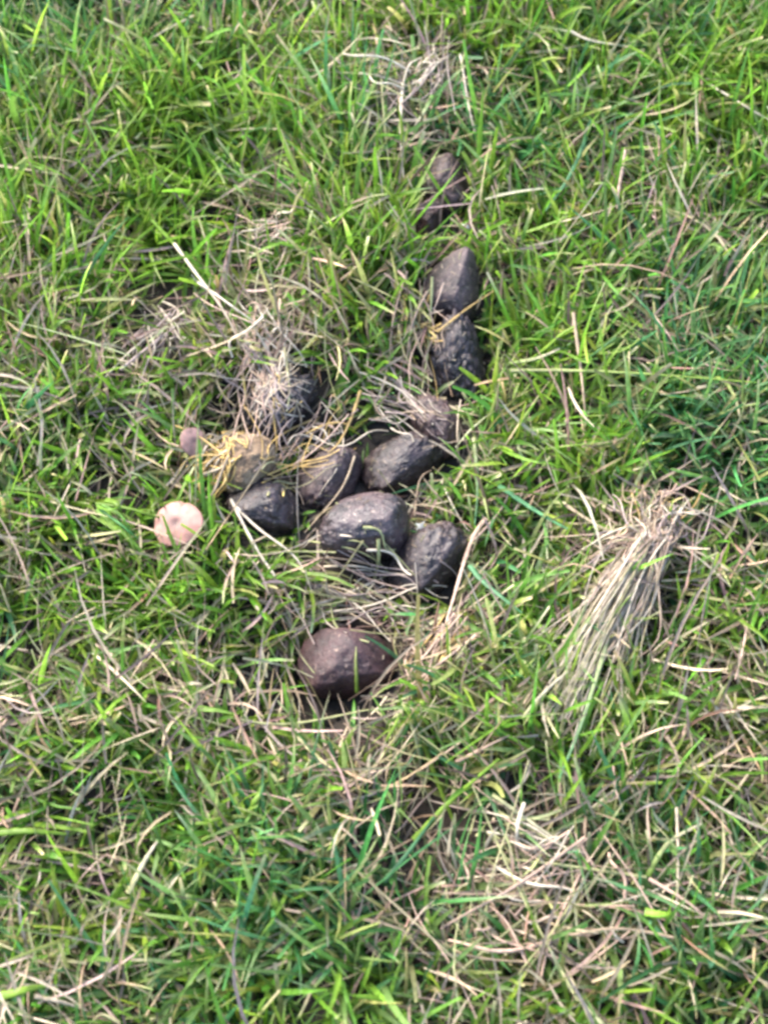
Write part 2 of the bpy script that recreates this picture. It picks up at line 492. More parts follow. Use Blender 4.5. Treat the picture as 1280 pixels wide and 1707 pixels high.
DM = {
 'dusty': dung_mat('dusty dung', (.013, .007, .007), (.034, .019, .019), (.098, .062, .060), (.28, .20, .15), .72, .46),
 'red':   dung_mat('reddish dung', (.016, .007, .006), (.040, .018, .015), (.078, .041, .036), (.24, .17, .12), .6, .46),
 'knob':  dung_mat('blackish dung', (.006, .005, .006), (.019, .012, .014), (.048, .032, .036), (.24, .18, .14), .55, .38),
 'plain': dung_mat('dark dung', (.007, .005, .006), (.021, .012, .014), (.048, .030, .031), (.22, .16, .11), .55, .34),
 'big':   dung_mat('smooth dung', (.007, .005, .008), (.021, .014, .017), (.080, .050, .051), (.28, .21, .17), .70, .30),
 'lowred':dung_mat('red brown dung', (.015, .006, .007), (.036, .014, .014), (.066, .031, .032), (.17, .11, .08), .7, .52),
 'tan':   dung_mat('light brown dung', (.06, .035, .019), (.125, .078, .043), (.20, .135, .08), (.36, .26, .14), .8, .75),
}
import bmesh
def fract(p, oct=4):
    return mnoise.fractal(p, 1.0, 2.0, oct, noise_basis='PERLIN_ORIGINAL')

FACETS = {'big': [(Vector((-.25, -.86, .44)).normalized(), .60), (Vector((.15, .75, .62)).normalized(), .84), (Vector((.85, -.3, .35)).normalized(), .84)],
 'lowred': [(Vector((.80, .25, .50)).normalized(), .70), (Vector((-.5, -.2, .84)).normalized(), .86), (Vector((.1, -.85, .5)).normalized(), .80)],
 'point': None, 'right': [(Vector((-.5, .55, .66)).normalized(), .76), (Vector((.1, -.9, .42)).normalized(), .72)],
 'back': [(Vector((-.5, .55, .6)).normalized(), .70), (Vector((.2, -.75, .62)).normalized(), .80)],
 'mid': [(Vector((.55, -.55, .62)).normalized(), .72), (Vector((-.2, .65, .7)).normalized(), .80)]}
DEFAULT_FACETS = [(Vector((.3, -.85, .42)).normalized(), .76), (Vector((-.7, .35, .62)).normalized(), .82), (Vector((.75, .45, .48)).normalized(), .84)]
FACETS['point'] = [(Vector((.25, .55, .8)).normalized(), .66), (Vector((.2, -.8, .55)).normalized(), .64), (Vector((-.8, .1, .6)).normalized(), .80)]
def make_pellet(row, seed):
    (k, cx, cy, a, b, ang, dep, tp, st, lab) = row
    q = P3[k]
    bm = bmesh.new()
    bmesh.ops.create_icosphere(bm, subdivisions=6, radius=1)
    off = Vector((seed * 3.7, seed * 1.9, seed * 5.3))
    lump = {'knob': .11, 'dusty': .08, 'big': .05, 'lowred': .05, 'plain': .085, 'tan': .09, 'red': .17}[st]
    R = Matrix3(q['R'])
    rel = {'big': .55, 'lowred': .5, 'plain': .7, 'knob': 1.2}.get(st, 1.0)
    for v in bm.verts:
        d = v.co.normalized()
        e = 2.35 if st in ('big', 'lowred', 'plain') else 2.15
        s = (abs(d.x) ** e + abs(d.y) ** e + abs(d.z) ** e) ** (-1 / e)
        r = s * (1 + lump * 1.1 * fract(d * 1.5 + off, 3) + lump * .7 * fract(d * 4.2 + off, 3) + rel * (.024 * fract(d * 11 + off, 4) + .010 * fract(d * 28 + off, 3)))
        if st == 'knob':
            f1 = mnoise.voronoi(d * 3.4 + off)[0]
            r *= 1.04 - .16 * (f1[0] / max(f1[1], 1e-4)) ** 2
        # shallow press marks from neighbours; big's lower facet is shaped to lie in shade
        for dd, dp in FACETS.get(k, DEFAULT_FACETS):
            hgt = d.dot(dd) * r
            s0 = hgt - dp + .07
            if s0 > 0: r *= 1 - (s0 * s0 / (s0 + .10)) * .72 / hgt
        p = Vector((d.x * r * q['r'][0], d.y * r * q['r'][1], d.z * r * q['r'][2]))
        w = 1 - tp * (p.x / q['r'][0]) - (.5 * tp * max(0, p.x / q['r'][0]) ** 3 if tp > .2 else 0)
        p.y *= w; p.z *= w
        v.co = R @ p
    for f in bm.faces: f.smooth = True
    me = bpy.data.meshes.new('dung_pellet'); bm.to_mesh(me); bm.free()
    me.materials.append(DM[st])
    o = new_obj('dung_pellet', me, None, q['c'])
    tag(o, lab, 'dung pellet', 'dung pellets lying in the hollow')
    # bits of undigested straw stuck to the crust
    nv = len(me.vertices); co = np.empty(nv * 3); me.vertices.foreach_get('co', co); co = co.reshape(-1, 3)
    no = np.empty(nv * 3); me.vertices.foreach_get('normal', no); no = no.reshape(-1, 3)
    nf = {'tan': 90, 'dusty': 46, 'knob': 50, 'big': 30, 'plain': 34, 'red': 30, 'lowred': 14}[st]
    Vs, Qs, Cs = [], [], []
    o_ = 0
    for i in rng.integers(0, nv, nf):
        P, Nn = co[i], no[i]
        tdir = np.cross(Nn, rng.normal(size=3)); tdir /= np.linalg.norm(tdir); sd_ = np.cross(Nn, tdir)
        L_ = rng.uniform(.0014, .006); w_ = rng.uniform(.0003, .0008)
        c0 = STRAW[rng.integers(0, 7)] * rng.uniform(.3, .85)
        for sgn in range(5):
            u = (sgn / 4 - .5) * L_
            sag = u * u / (2 * min(q['r'])) * 1.1
            base = P + tdir * u - Nn * (sag - .0003)
            Vs += [base - sd_ * w_ * .5, base + Nn * w_ * .7, base + sd_ * w_ * .5]; Cs += [c0] * 3
        for sgn in range(4):
            for j in range(2):
                m_ = o_ + sgn * 3 + j
                Qs.append((m_, m_ + 1, m_ + 4, m_ + 3))
        o_ += 15
    fl = new_obj('straw_fleck', mesh_np('straw_fleck', np.array(Vs), np.array(Qs), np.array(Cs), M_DEAD), o)
    fl['kind'] = 'stuff'
    return o
def Matrix3(R):
    from mathutils import Matrix
    return Matrix(R.T.tolist())
for i, row in enumerate(PELLETS):
    make_pellet(row, i + 1)

# ------------------------------------------------------------------ strands laid by hand
def catmull(P, n):
    P = np.asarray(P, float)
    if len(P) == 2: return P[0] + (P[1] - P[0]) * np.linspace(0, 1, n)[:, None]
    Q = np.vstack([2 * P[0] - P[1], P, 2 * P[-1] - P[-2]])
    out = []
    for t in np.linspace(0, len(P) - 1 - 1e-6, n):
        i = int(t); f = t - i
        a, b, c, d = Q[i:i + 4]
        out.append(.5 * ((2 * b) + (c - a) * f + (2 * a - 5 * b + 4 * c - d) * f * f + (3 * b - a - 3 * c + d) * f ** 3))
    return np.array(out)

def tube(path, w, sides=5, flat=1.0, tip=.35, c0=(.4, .3, .2), c1=None):
    """round or flattened stem along path (n,3); w = width in metres"""
    n = len(path); c0 = np.array(c0); c1 = c0 if c1 is None else np.array(c1)
    tg = np.gradient(path, axis=0); tg /= np.linalg.norm(tg, axis=1, keepdims=True)
    V = np.zeros((n, sides, 3)); C = np.zeros((n, sides, 3))
    ref = np.array([0, 0, 1.0])
    for i in range(n):
        s = np.cross(tg[i], ref); L = np.linalg.norm(s)
        s = s / L if L > .15 else np.array([1.0, 0, 0])
        u = np.cross(s, tg[i])
        t = i / (n - 1)
        ww = w * .5 * (1 - (1 - tip) * t ** 1.5) * (1 + .12 * math.sin(i * 2.1))
        for j in range(sides):
            a = 2 * PI * j / sides
            V[i, j] = path[i] + s * math.cos(a) * ww + u * math.sin(a) * ww * flat
        C[i] = c0 * (1 - t) + c1 * t
    idx = np.arange(n * sides).reshape(n, sides); nx = np.roll(idx, -1, 1)
    Q = np.stack([idx[:-1], nx[:-1], nx[1:], idx[1:]], -1).reshape(-1, 4)
    return V.reshape(-1, 3), Q, C.reshape(-1, 3)

def lay(pts, lift, n=12, wob=1.5):
    """pts: photo pixels; lift in metres at each point (or one number)"""
    P = catmull(pts, n)
    lf = np.interp(np.linspace(0, 1, n), np.linspace(0, 1, np.size(lift)), np.atleast_1d(lift)) if np.size(lift) > 1 else np.full(n, float(np.atleast_1d(lift)[0]))
    P = P + np.cumsum(rng.normal(0, wob, P.shape), 0)
    W = hit(P[:, 0], P[:, 1], lf)
    for _ in range(8):
        W[1:-1] = W[1:-1] * .5 + (W[:-2] + W[2:]) * .25
    return W

def straw_col(kind='straw'):
    if kind == 'pink': c = np.array([.40, .275, .205])
    elif kind == 'ochre': c = np.array([.42, .285, .10])
    elif kind == 'green': c = GREENS[rng.integers(0, 4)] * 1.1
    elif kind == 'pale': c = np.array([.52, .44, .335])
    elif kind == 'olive': c = np.array([.27, .27, .12])
    elif kind == 'mauve': c = np.array([.25, .19, .165])
    elif kind == 'bright': c = np.array([.16, .27, .03])
    elif kind == 'bluegreen': c = np.array([.075, .20, .085])
    else: c = STRAW[rng.integers(0, 7)]
    return np.minimum(c * math.exp(rng.normal(0, .14)) * .92, [.48, .41, .31])

def single(name, pts, lift, wmm, kind, label, cat, kind2=None, flat=.6, tip=.35, group=None, wob=.7):
    W = lay(pts, lift, 16, wob)
    base = W[0].copy()
    c0 = straw_col(kind); c1 = straw_col(kind2) if kind2 else c0 * 1.05
    v, q, c = tube(W - base, wmm * .001, 6, flat, tip, c0, c1)
    o = new_obj(name, mesh_np(name, v, q, c, M_GRASS if kind in ('green', 'bright', 'bluegreen') else M_DEAD), None, base)
    tag(o, label, cat, group)
    return o

def tuft(name, base_px, label, cat, strands, part='straw', lift=.018, group=None):
    """strands: list of (pts, lift, wmm, kind, kind2)"""
    base = hit(np.array([base_px[0]]), np.array([base_px[1]]), 0)[0]
    root = bpy.data.objects.new(name, None); COL.objects.link(root); root.location = base
    root.empty_display_size = .02
    tag(root, label, cat, group)
    for (pts, lf, wmm, kind, kind2, flat) in strands:
        W = lay(pts, lf, 11, 1.3); wmm *= rng.choice([.9, 1.15, 1.5], p=[.5, .35, .15])
        c0 = straw_col(kind); c1 = straw_col(kind2) if kind2 else c0 * rng.uniform(.85, 1.15)
        v, q, c = tube(W - base, wmm * .001, 5, flat, rng.uniform(.25, .8), c0, c1)
        green = kind in ('green', 'bright', 'bluegreen')
        new_obj(part, mesh_np(part, v, q, c, M_GRASS if green else M_DEAD), root)
    return root

def fan(n, start, ends, spread0=14, spread1=22, bow=18, lift=(.012, .022, .016), w=(.6, 1.3), kinds=('straw', 'pale', 'pink'), kind2=None, flat=.7):
    """n strands from around start to around one of ends; each end = (x, y) or (x, y, weight)"""
    S = []
    for i in range(n):
        e = ends[rng.integers(0, len(ends))]
        a = np.array(start, float) + rng.normal(0, spread0, 2)
        b = np.array(e[:2], float) + rng.normal(0, spread1, 2)
        f = rng.uniform(.40, 1.05); b = a + (b - a) * f
        d = b - a; pn = np.array([-d[1], d[0]]) / (np.linalg.norm(d) + 1e-6)
        m = (a + b) / 2 + pn * rng.normal(0, bow)
        m2 = a + (b - a) * .75 + pn * rng.normal(0, bow * .7)
        lf = np.array(lift) * rng.uniform(.6, 1.35)
        S.append(([a, m, m2, b], lf, rng.uniform(*w), kinds[rng.integers(0, len(kinds))], kind2, flat))
    return S

def combed(n, a, m, b, wa, wm, wb):
    """a sheaf combed one way: strands keep their lane from a through m to b, some broken short, some strays"""
    S = []
    a, m, b = (np.array(v, float) for v in (a, m, b))
    pn = np.array([-(b - a)[1], (b - a)[0]]); pn /= np.linalg.norm(pn)
    for i in range(n):
        l = np.clip(rng.normal(0, .55), -1.3, 1.3)
        st = 2.4 if rng.random() < .22 else 1.0
        k = l + rng.normal(0, .42) * st; e = k + rng.normal(0, .5) * st
        p0 = a + pn * l * wa + rng.normal(0, 7, 2)
        p1 = m + (m - a) * rng.normal(0, .18) + pn * k * wm + rng.normal(0, 10, 2)
        p2 = b + pn * e * wb + rng.normal(0, 16, 2)
        p2 = p1 + (p2 - p1) * (rng.uniform(.15, 1.05) if rng.random() < .6 else 1.0)
        q = (p0 + p1) / 2 + pn * rng.normal(0, 11 * st)
        lf = np.array((.031, .037, .031, .025)) * rng.uniform(.65, 1.15) * rng.uniform(.8, 1.2, 4)
        k1 = ('mauve', 'straw', 'pink', 'pale')[rng.integers(0, 4)]
        k2 = ('pale', 'pale', 'olive', 'straw')[rng.integers(0, 4)]
        S.append(([p0, q, p1, p2], lf, rng.uniform(.4, 1.35), k1, k2, rng.uniform(.3, .8)))
    return S

# right hand bundle of dry roots and stems
tuft('straw_tuft', (1095, 890), 'large uprooted bundle of dry stems fanning down to the left from a brown knot', 'straw tuft',
     combed(130, (1092, 885), (1004, 1045), (925, 1200), 22, 32, 40)
     + combed(26, (1080, 900), (1045, 1020), (1020, 1130), 18, 26, 30)
     + fan(34, (1090, 880), [(1060, 790), (1035, 770), (1165, 815), (1150, 835), (1080, 800), (1110, 830)], 24, 20, 14, (.028, .036, .030), (.6, 1.6), ('pink', 'pale', 'straw', 'ochre'))
     + fan(24, (1070, 900), [(955, 910), (965, 935), (985, 890), (960, 960)], 20, 16, 12, (.026, .032, .024), (.6, 1.6), ('pink', 'mauve', 'straw'))
     + fan(70, (1090, 880), [(1130, 930), (1050, 850), (1120, 850), (1075, 940), (1140, 890)], 30, 24, 22, (.024, .038, .026), (.5, 1.4), ('mauve', 'straw', 'mauve', 'pink')))
# upper tuft
tuft('straw_tuft', (690, 150), 'loose heap of bleached strands near the top of the lawn above the topmost pellet', 'straw tuft',
     fan(20, (690, 125), [(540, 110), (560, 95), (570, 130)], 22, 14, 10, (.030, .036, .030), (.7, 1.5), ('pale', 'straw', 'olive'))
     + fan(24, (690, 140), [(760, 60), (750, 45), (770, 80), (740, 90)], 22, 12, 12, (.030, .038, .032), (.7, 1.5), ('pale', 'mauve', 'straw'))
     + fan(16, (670, 150), [(640, 190), (700, 190), (650, 160)], 24, 16, 12, (.028, .036, .026), (.7, 1.5), ('pink', 'mauve', 'straw'))
     + [([(672, 140), (673, 200), (680, 300)], (.036, .038, .026), 1.7, 'pale', None, .6),
        ([(636, 130), (640, 220), (650, 320)], (.036, .036, .024), 1.5, 'olive', None, .6),
        ([(765, 90), (776, 160), (800, 250)], (.036, .038, .028), 2.0, 'pale', None, .6)])
# centre left mat over the buried pellet
tuft('straw_tuft', (455, 600), 'pinkish mat of dry strands draped over the buried pellet', 'straw tuft',
     fan(48, (460, 560), [(400, 700), (420, 730), (390, 670), (470, 660), (440, 680)], 28, 22, 9, (.018, .020, .014), (.6, 1.4), ('pink', 'pale', 'mauve', 'straw'))
     + fan(22, (450, 640), [(520, 710), (500, 730), (470, 740), (560, 690), (420, 740), (400, 700)], 34, 26, 9, (.014, .018, .010), (.6, 1.7), ('straw', 'mauve', 'pale', 'ochre'))
     + fan(34, (425, 600), [(500, 690), (520, 720), (470, 720), (450, 740), (530, 660)], 34, 24, 10, (.018, .020, .012), (.6, 1.6), ('pink', 'straw', 'mauve', 'pale'))
     + fan(26, (430, 545), [(490, 600), (510, 610), (400, 590), (370, 500)], 22, 22, 16, (.022, .024, .018), (.6, 1.4), ('pale', 'pink', 'straw')))
# strands at the left of the knobbly pellet
tuft('straw_tuft', (690, 590), 'upright thatch of dry strands leaning on the left flank of the knobbly pellet', 'straw tuft',
     fan(38, (695, 500), [(680, 620), (700, 650), (665, 600), (720, 660)], 22, 18, 12, (.022, .024, .016), (.6, 1.4), ('straw', 'pink', 'olive', 'ochre'))
     + fan(34, (640, 650), [(750, 715), (730, 690), (700, 700), (760, 740)], 24, 18, 16, (.016, .022, .012), (.6, 1.3), ('mauve', 'pale', 'straw'))
     + fan(14, (720, 545), [(735, 590), (700, 560)], 16, 14, 10, (.02, .024, .016), (.7, 1.4), ('ochre', 'straw')))
# ochre strands by the mushrooms
tuft('straw_tuft', (350, 780), 'tangle of ochre yellow strands between the two mushrooms', 'straw tuft',
     fan(6, (375, 735), [(310, 745), (318, 725)], 12, 8, 8, (.024, .03, .028), (.7, 1.3), ('ochre', 'pale')) + fan(34, (365, 755), [(325, 800), (310, 790), (345, 735), (340, 820), (320, 840), (350, 830)], 16, 14, 22, (.016, .022, .014), (.6, 1.5), ('ochre', 'ochre', 'pale', 'straw'))
     + fan(16, (375, 730), [(420, 718), (450, 735), (360, 800), (375, 840)], 12, 10, 12, (.016, .022, .014), (.6, 1.4), ('ochre', 'straw', 'ochre')))
tuft('straw_tuft', (520, 740), 'loose thin strands arching over the gap between the buried pellet and the grey flecked pellet', 'straw tuft',
     fan(34, (540, 700), [(480, 790), (500, 850), (440, 800), (590, 760), (600, 680), (460, 740)], 34, 20, 22, (.016, .022, .010), (.5, 1.2), ('straw', 'pale', 'ochre', 'mauve', 'pink'))
     + fan(12, (440, 790), [(560, 770), (500, 830), (480, 760)], 16, 18, 12, (.010, .012, .008), (.6, 1.3), ('pink', 'ochre', 'straw')))
# pinkish strands right of the lowest pellet
tuft('straw_tuft', (705, 1100), 'pinkish brown dry stems right of the lone reddish pellet', 'straw tuft',
     fan(22, (760, 1040), [(690, 1130), (700, 1100), (680, 1150), (720, 1110)], 16, 14, 10, (.024, .026, .018), (.8, 2.0), ('pink', 'pink', 'ochre'))
     + fan(16, (690, 1060), [(700, 1160), (680, 1120), (725, 1090)], 14, 12, 12, (.018, .022, .014), (.6, 1.5), ('pink', 'straw')))
# dead patch at the lower right
tuft('straw_tuft', (900, 1480), 'flat patch of pinkish dead blades in the lower right of the lawn', 'straw tuft',
     fan(88, (900, 1470), [(740, 1520), (790, 1440), (960, 1520), (1000, 1440), (850, 1560), (720, 1480)], 95, 60, 14, (.026, .033, .026), (.6, 1.6), ('straw', 'pink', 'pale', 'olive', 'pink'))
     + fan(20, (870, 1400), [(1000, 1500), (940, 1440)], 30, 24, 10, (.028, .034, .028), (.7, 1.6), ('pale', 'olive', 'pink')))
tuft('straw_tuft', (455, 385), 'small flattened wisp of beige blades left of the topmost pellet', 'straw tuft',
     fan(26, (450, 385), [(400, 385), (500, 360), (480, 345), (420, 400)], 14, 14, 10, (.026, .032, .026), (.7, 1.5), ('pink', 'straw', 'pale')))
tuft('straw_tuft', (270, 560), 'greyish mauve dead stems beside the dark gap at the left', 'straw tuft',
     fan(22, (280, 530), [(190, 620), (250, 660), (200, 600), (310, 580)], 16, 20, 12, (.016, .022, .018), (.7, 1.7), ('mauve', 'pale', 'mauve')))
tuft('straw_tuft', (590, 1000), 'sparse dry strands crossing the floor of the hollow under the largest pellet', 'straw tuft',
     fan(60, (590, 980), [(440, 940), (720, 1000), (490, 1020), (680, 1040), (770, 1020), (420, 1030), (480, 980)], 50, 26, 20, (.010, .014, .010), (.6, 1.4), ('straw', 'olive', 'pale', 'mauve')))
tuft('straw_tuft', (640, 1280), 'brown and grey dead stems beside the black gap below the lone reddish pellet', 'straw tuft',
     fan(24, (640, 1270), [(540, 1260), (590, 1300), (720, 1340), (520, 1310), (680, 1370), (700, 1250)], 40, 26, 14, (.016, .024, .016), (.6, 1.5), ('mauve', 'olive', 'straw', 'mauve')))

# green tufts that stand out of the lawn
def gfan(n, c, ends, **k):
    return fan(n, c, ends, k.pop('s0', 8), k.pop('s1', 18), k.pop('bow', 12), k.pop('lift', (.006, .026, .040)), k.pop('w', (1.6, 3.0)), k.pop('kinds', ('green', 'bright')), None, .22)
tuft('grass_tuft', (262, 430), 'bright yellow green grass tuft standing above the dark gap at the left', 'grass tuft',
     gfan(30, (265, 425), [(255, 300), (280, 320), (230, 340), (300, 350), (265, 330)], s1=20, kinds=('bright', 'bright', 'green'), lift=(.004, .018, .028)), 'blade')
tuft('grass_tuft', (920, 620), 'long green blades sweeping up to the right, right of the knobbly pellet', 'grass tuft',
     gfan(13, (905, 615), [(1080, 480), (1130, 455), (1030, 560), (1180, 500), (1000, 500)], bow=18, s0=22, s1=30, lift=(.012, .030, .034)), 'blade')
tuft('grass_tuft', (690, 1190), 'drooping green blades hanging over the black gap below the lone reddish pellet', 'grass tuft',
     gfan(30, (690, 1195), [(650, 1290), (740, 1280), (700, 1310), (620, 1260), (760, 1260), (770, 1340), (720, 1350)], s0=20, lift=(.026, .026, .012), w=(1.3, 2.4), kinds=('green', 'olive', 'green')), 'blade')
tuft('grass_tuft', (430, 1390), 'green tuft spreading left at the lower left of the lawn', 'grass tuft',
     gfan(24, (400, 1380), [(330, 1300), (440, 1290), (460, 1420), (370, 1440), (300, 1370)], lift=(.006, .03, .03)), 'blade')
tuft('grass_tuft', (190, 880), 'yellow tipped green blades pointing at the larger mushroom from its left', 'grass tuft',
     gfan(14, (170, 850), [(260, 930), (290, 950), (240, 880)], kinds=('bright', 'green'), lift=(.026, .034, .022)), 'blade')

# single stems and blades that can be picked out
S = single
S('dry_stem', [(385, 830), (430, 920), (480, 985), (515, 1050)], (.016, .018, .014), 2.0, 'pale', 'long pale stem from the brown pellet down to the lone pellet, left of a pair', 'dry stem')
S('dry_stem', [(395, 845), (440, 890), (500, 930), (522, 1005)], (.014, .018, .014), 1.8, 'pale', 'bent grey stem crossing the dark pellet, right of a pair', 'dry stem')
S('dry_stem', [(290, 405), (330, 460), (375, 520), (400, 580)], (.034, .034, .026), 2.4, 'pale', 'thick pale stem slanting into the pinkish strand mat from the upper left', 'dry stem', 'straw')
S('dry_stem', [(330, 470), (390, 510), (440, 545)], (.030, .032, .026), 1.8, 'pale', 'short pale stem lying along the thick slanting stem', 'dry stem')
S('dry_stem', [(850, 618), (960, 618), (1080, 625), (1260, 642)], (.034, .034, .034), 2.6, 'olive', 'long horizontal olive stem lying across the lawn on the right', 'dry stem', 'green')
S('dry_stem', [(955, 520), (968, 590), (975, 660), (978, 700)], (.034, .034, .026), 2.4, 'straw', 'upright straw stem crossing the long horizontal olive stem', 'dry stem')
S('dry_stem', [(810, 865), (785, 900), (765, 980), (740, 1060)], (.024, .026, .026), 3.2, 'pink', 'thick pinkish stem right of the pellet with a white fleck', 'dry stem')
S('dry_stem', [(790, 900), (840, 840), (850, 800)], (.026, .03, .03), 1.6, 'straw', 'thin straw rising from the top of the thick pinkish stem', 'dry stem')
S('dry_stem', [(790, 730), (795, 800), (790, 880)], (.026, .028, .022), 2.6, 'olive', 'grey green upright stem right of the dark smooth pellet', 'dry stem', 'bluegreen')
S('dry_stem', [(600, 650), (588, 690), (565, 740), (545, 760)], (.018, .022, .012), 2.2, 'ochre', 'hooked ochre stem standing above the grey flecked pellet', 'dry stem')
S('dry_stem', [(590, 760), (575, 810), (545, 850), (510, 890)], (.012, .014, .012), 1.6, 'straw', 'curved straw passing over the grey flecked pellet to the largest pellet', 'dry stem')
S('dry_stem', [(520, 700), (480, 720), (450, 745), (452, 765)], (.016, .02, .012), 1.7, 'ochre', 'zigzag ochre stem above the light brown pellet', 'dry stem')
S('dry_stem', [(640, 455), (690, 490), (752, 530)], (.026, .024, .018), 1.7, 'pink', 'brown straw slanting down across the waist between pointed and knobbly pellets', 'dry stem')
S('dry_stem', [(728, 553), (760, 530), (825, 487)], (.016, .018, .03), 2.2, 'ochre', 'yellow straw crossing between pointed and knobbly pellets, rising to the right', 'dry stem')
S('dry_stem', [(690, 860), (700, 800), (720, 790)], (.014, .02, .018), 1.2, 'straw', 'fine straw leaning between the dark smooth pellet and the white fleck', 'dry stem')
S('dry_stem', [(735, 800), (760, 850), (785, 880)], (.016, .02, .018), 1.5, 'pale', 'pale straw slanting towards the thick pinkish stem', 'dry stem')
S('dry_stem', [(540, 945), (600, 940), (640, 955), (690, 960)], (.008, .010, .010), 1.7, 'pale', 'curved pale stem at the foot of the largest pellet', 'dry stem')
S('dry_stem', [(940, 840), (1010, 885), (1050, 900)], (.030, .032, .026), 2.4, 'straw', 'straw tipped blade pointing into the large uprooted bundle', 'dry stem', 'olive')
S('dry_stem', [(700, 80), (640, 95), (560, 112)], (.04, .04, .034), 1.8, 'olive', 'pale stem lying level across the bleached heap at the top', 'dry stem')
S('dry_stem', [(950, 50), (990, 70), (1055, 77), (1065, 100)], (.036, .038, .03), 2.4, 'pale', 'pale hooked stem lying level in the upper right lawn', 'dry stem', 'olive')
S('dry_stem', [(1180, 140), (1240, 175), (1285, 200)], (.036, .038, .03), 2.0, 'pale', 'pale stem slanting to the right edge in the upper right lawn', 'dry stem')
S('dry_stem', [(1040, 250), (1033, 300), (1028, 350)], (.034, .034, .026), 3.0, 'pink', 'pinkish dead blade standing in the upper right lawn', 'dry stem')
S('dry_stem', [(820, 1325), (870, 1360), (930, 1400), (960, 1430)], (.032, .034, .03), 2.4, 'olive', 'pale stem slanting down into the flat dead patch', 'dry stem', 'pale')
S('dry_stem', [(1080, 1465), (1140, 1500), (1190, 1540)], (.034, .034, .03), 2.2, 'pink', 'pink stem slanting right of the flat dead patch', 'dry stem')
S('dry_stem', [(1127, 1345), (1128, 1440), (1125, 1530)], (.034, .036, .03), 1.8, 'straw', 'upright straw standing right of the flat dead patch', 'dry stem')
S('dry_stem', [(0, 640), (60, 650), (110, 665)], (.030, .030, .026), 2.6, 'mauve', 'greyish brown stem lying level at the left edge', 'dry stem')
S('dry_stem', [(200, 615), (250, 570), (300, 530)], (.026, .026, .022), 2.2, 'mauve', 'mauve stem slanting across the dark gap at the left', 'dry stem')
S('dry_stem', [(200, 1705), (170, 1690), (150, 1710)], (.030, .030, .026), 1.8, 'straw', 'short bleached stem at the bottom edge', 'dry stem')
S('dry_stem', [(60, 1660), (100, 1668), (140, 1680)], (.028, .030, .026), 2.6, 'straw', 'wrinkled bleached blade near the lower left corner', 'dry stem')
S('dry_stem', [(870, 1200), (900, 1160), (945, 1120)], (.030, .034, .03), 2.6, 'olive', 'yellowish stem at the lower tip of the large uprooted bundle', 'dry stem', 'pale')
S('dry_stem', [(400, 1200), (470, 1210), (560, 1195), (620, 1185)], (.022, .026, .022), 2.0, 'olive', 'pale olive stem bridging the gap below the lone reddish pellet', 'dry stem')
S('dry_stem', [(760, 1270), (800, 1250), (850, 1225)], (.026, .030, .03), 2.4, 'pink', 'orange brown stem right of the black gap in the lower middle', 'dry stem')
S('grass_stalk', [(782, 942), (815, 975), (870, 1015)], (.028, .034, .034), 3.6, 'bluegreen', 'broad blue green blade slanting right of the thick pinkish stem', 'grass blade', flat=.22)
S('grass_stalk', [(690, 1400), (750, 1340), (835, 1265)], (.028, .036, .036), 3.4, 'bright', 'yellow green blade slanting up right of the black gap in the lower middle', 'grass blade', flat=.22)
S('grass_stalk', [(640, 1470), (690, 1410), (735, 1350)], (.026, .034, .034), 2.8, 'bluegreen', 'green blade slanting parallel under the yellow green one', 'grass blade', flat=.22)
S('grass_stalk', [(1030, 1000), (975, 1190), (930, 1295)], (.030, .034, .030), 2.8, 'olive', 'long grey green blade hanging below the large uprooted bundle', 'grass blade', 'bluegreen', flat=.22)
S('grass_stalk', [(1080, 1460), (1115, 1400), (1170, 1375)], (.030, .034, .04), 3.0, 'bright', 'yellow green blade with a white cut tip in the lower right lawn', 'grass blade', 'pale', flat=.22)
S('grass_stalk', [(0, 1388), (50, 1388), (110, 1396)], (.034, .036, .03), 4.2, 'bright', 'broad yellow green blade lying level at the left edge', 'grass blade', flat=.22)
S('grass_stalk', [(215, 1490), (240, 1440), (265, 1405)], (.028, .036, .04), 3.4, 'olive', 'pale green blade rising at the lower left of the lawn', 'grass blade', 'pale', flat=.22)
S('grass_stalk', [(1075, 1520), (1100, 1526), (1120, 1525)], (.036, .038, .036), 5.0, 'bright', 'short broad lime blade in the lower right lawn', 'grass blade', flat=.22)
S('grass_stalk', [(0, 1660), (40, 1650), (80, 1640)], (.034, .036, .03), 5.0, 'green', 'broad mid green blade near the lower left corner', 'grass blade', flat=.22)
S('grass_stalk', [(985, 200), (950, 290), (905, 350)], (.036, .036, .026), 3.2, 'bluegreen', 'blue green blade with a straw tip in the upper right lawn', 'grass blade', flat=.22)
S('grass_stalk', [(830, 810), (890, 850), (945, 885)], (.030, .034, .03), 3.6, 'bluegreen', 'broad green blade left of the large uprooted bundle', 'grass blade', flat=.22)
S('grass_stalk', [(850, 605), (890, 600), (932, 582)], (.030, .034, .034), 3.2, 'green', 'light green blade at the left end of the long horizontal stem', 'grass blade', 'pale', flat=.22)
S('grass_stalk', [(720, 160), (705, 190), (690, 215)], (.04, .04, .034), 3.0, 'green', 'short light green blade below the bleached heap at the top', 'grass blade', 'pale', flat=.22)
S('grass_stalk', [(622, 965), (625, 935), (626, 902)], (.006, .014, .022), 2.2, 'olive', 'short green cut stem standing in front of the largest pellet', 'grass blade', 'olive', flat=.7, tip=1.0)
S('grass_stalk', [(595, 1155), (593, 1110), (594, 1075)], (.006, .014, .022), 2.2, 'green', 'thin green blade standing against the lone reddish pellet', 'grass blade', 'olive', flat=.4)

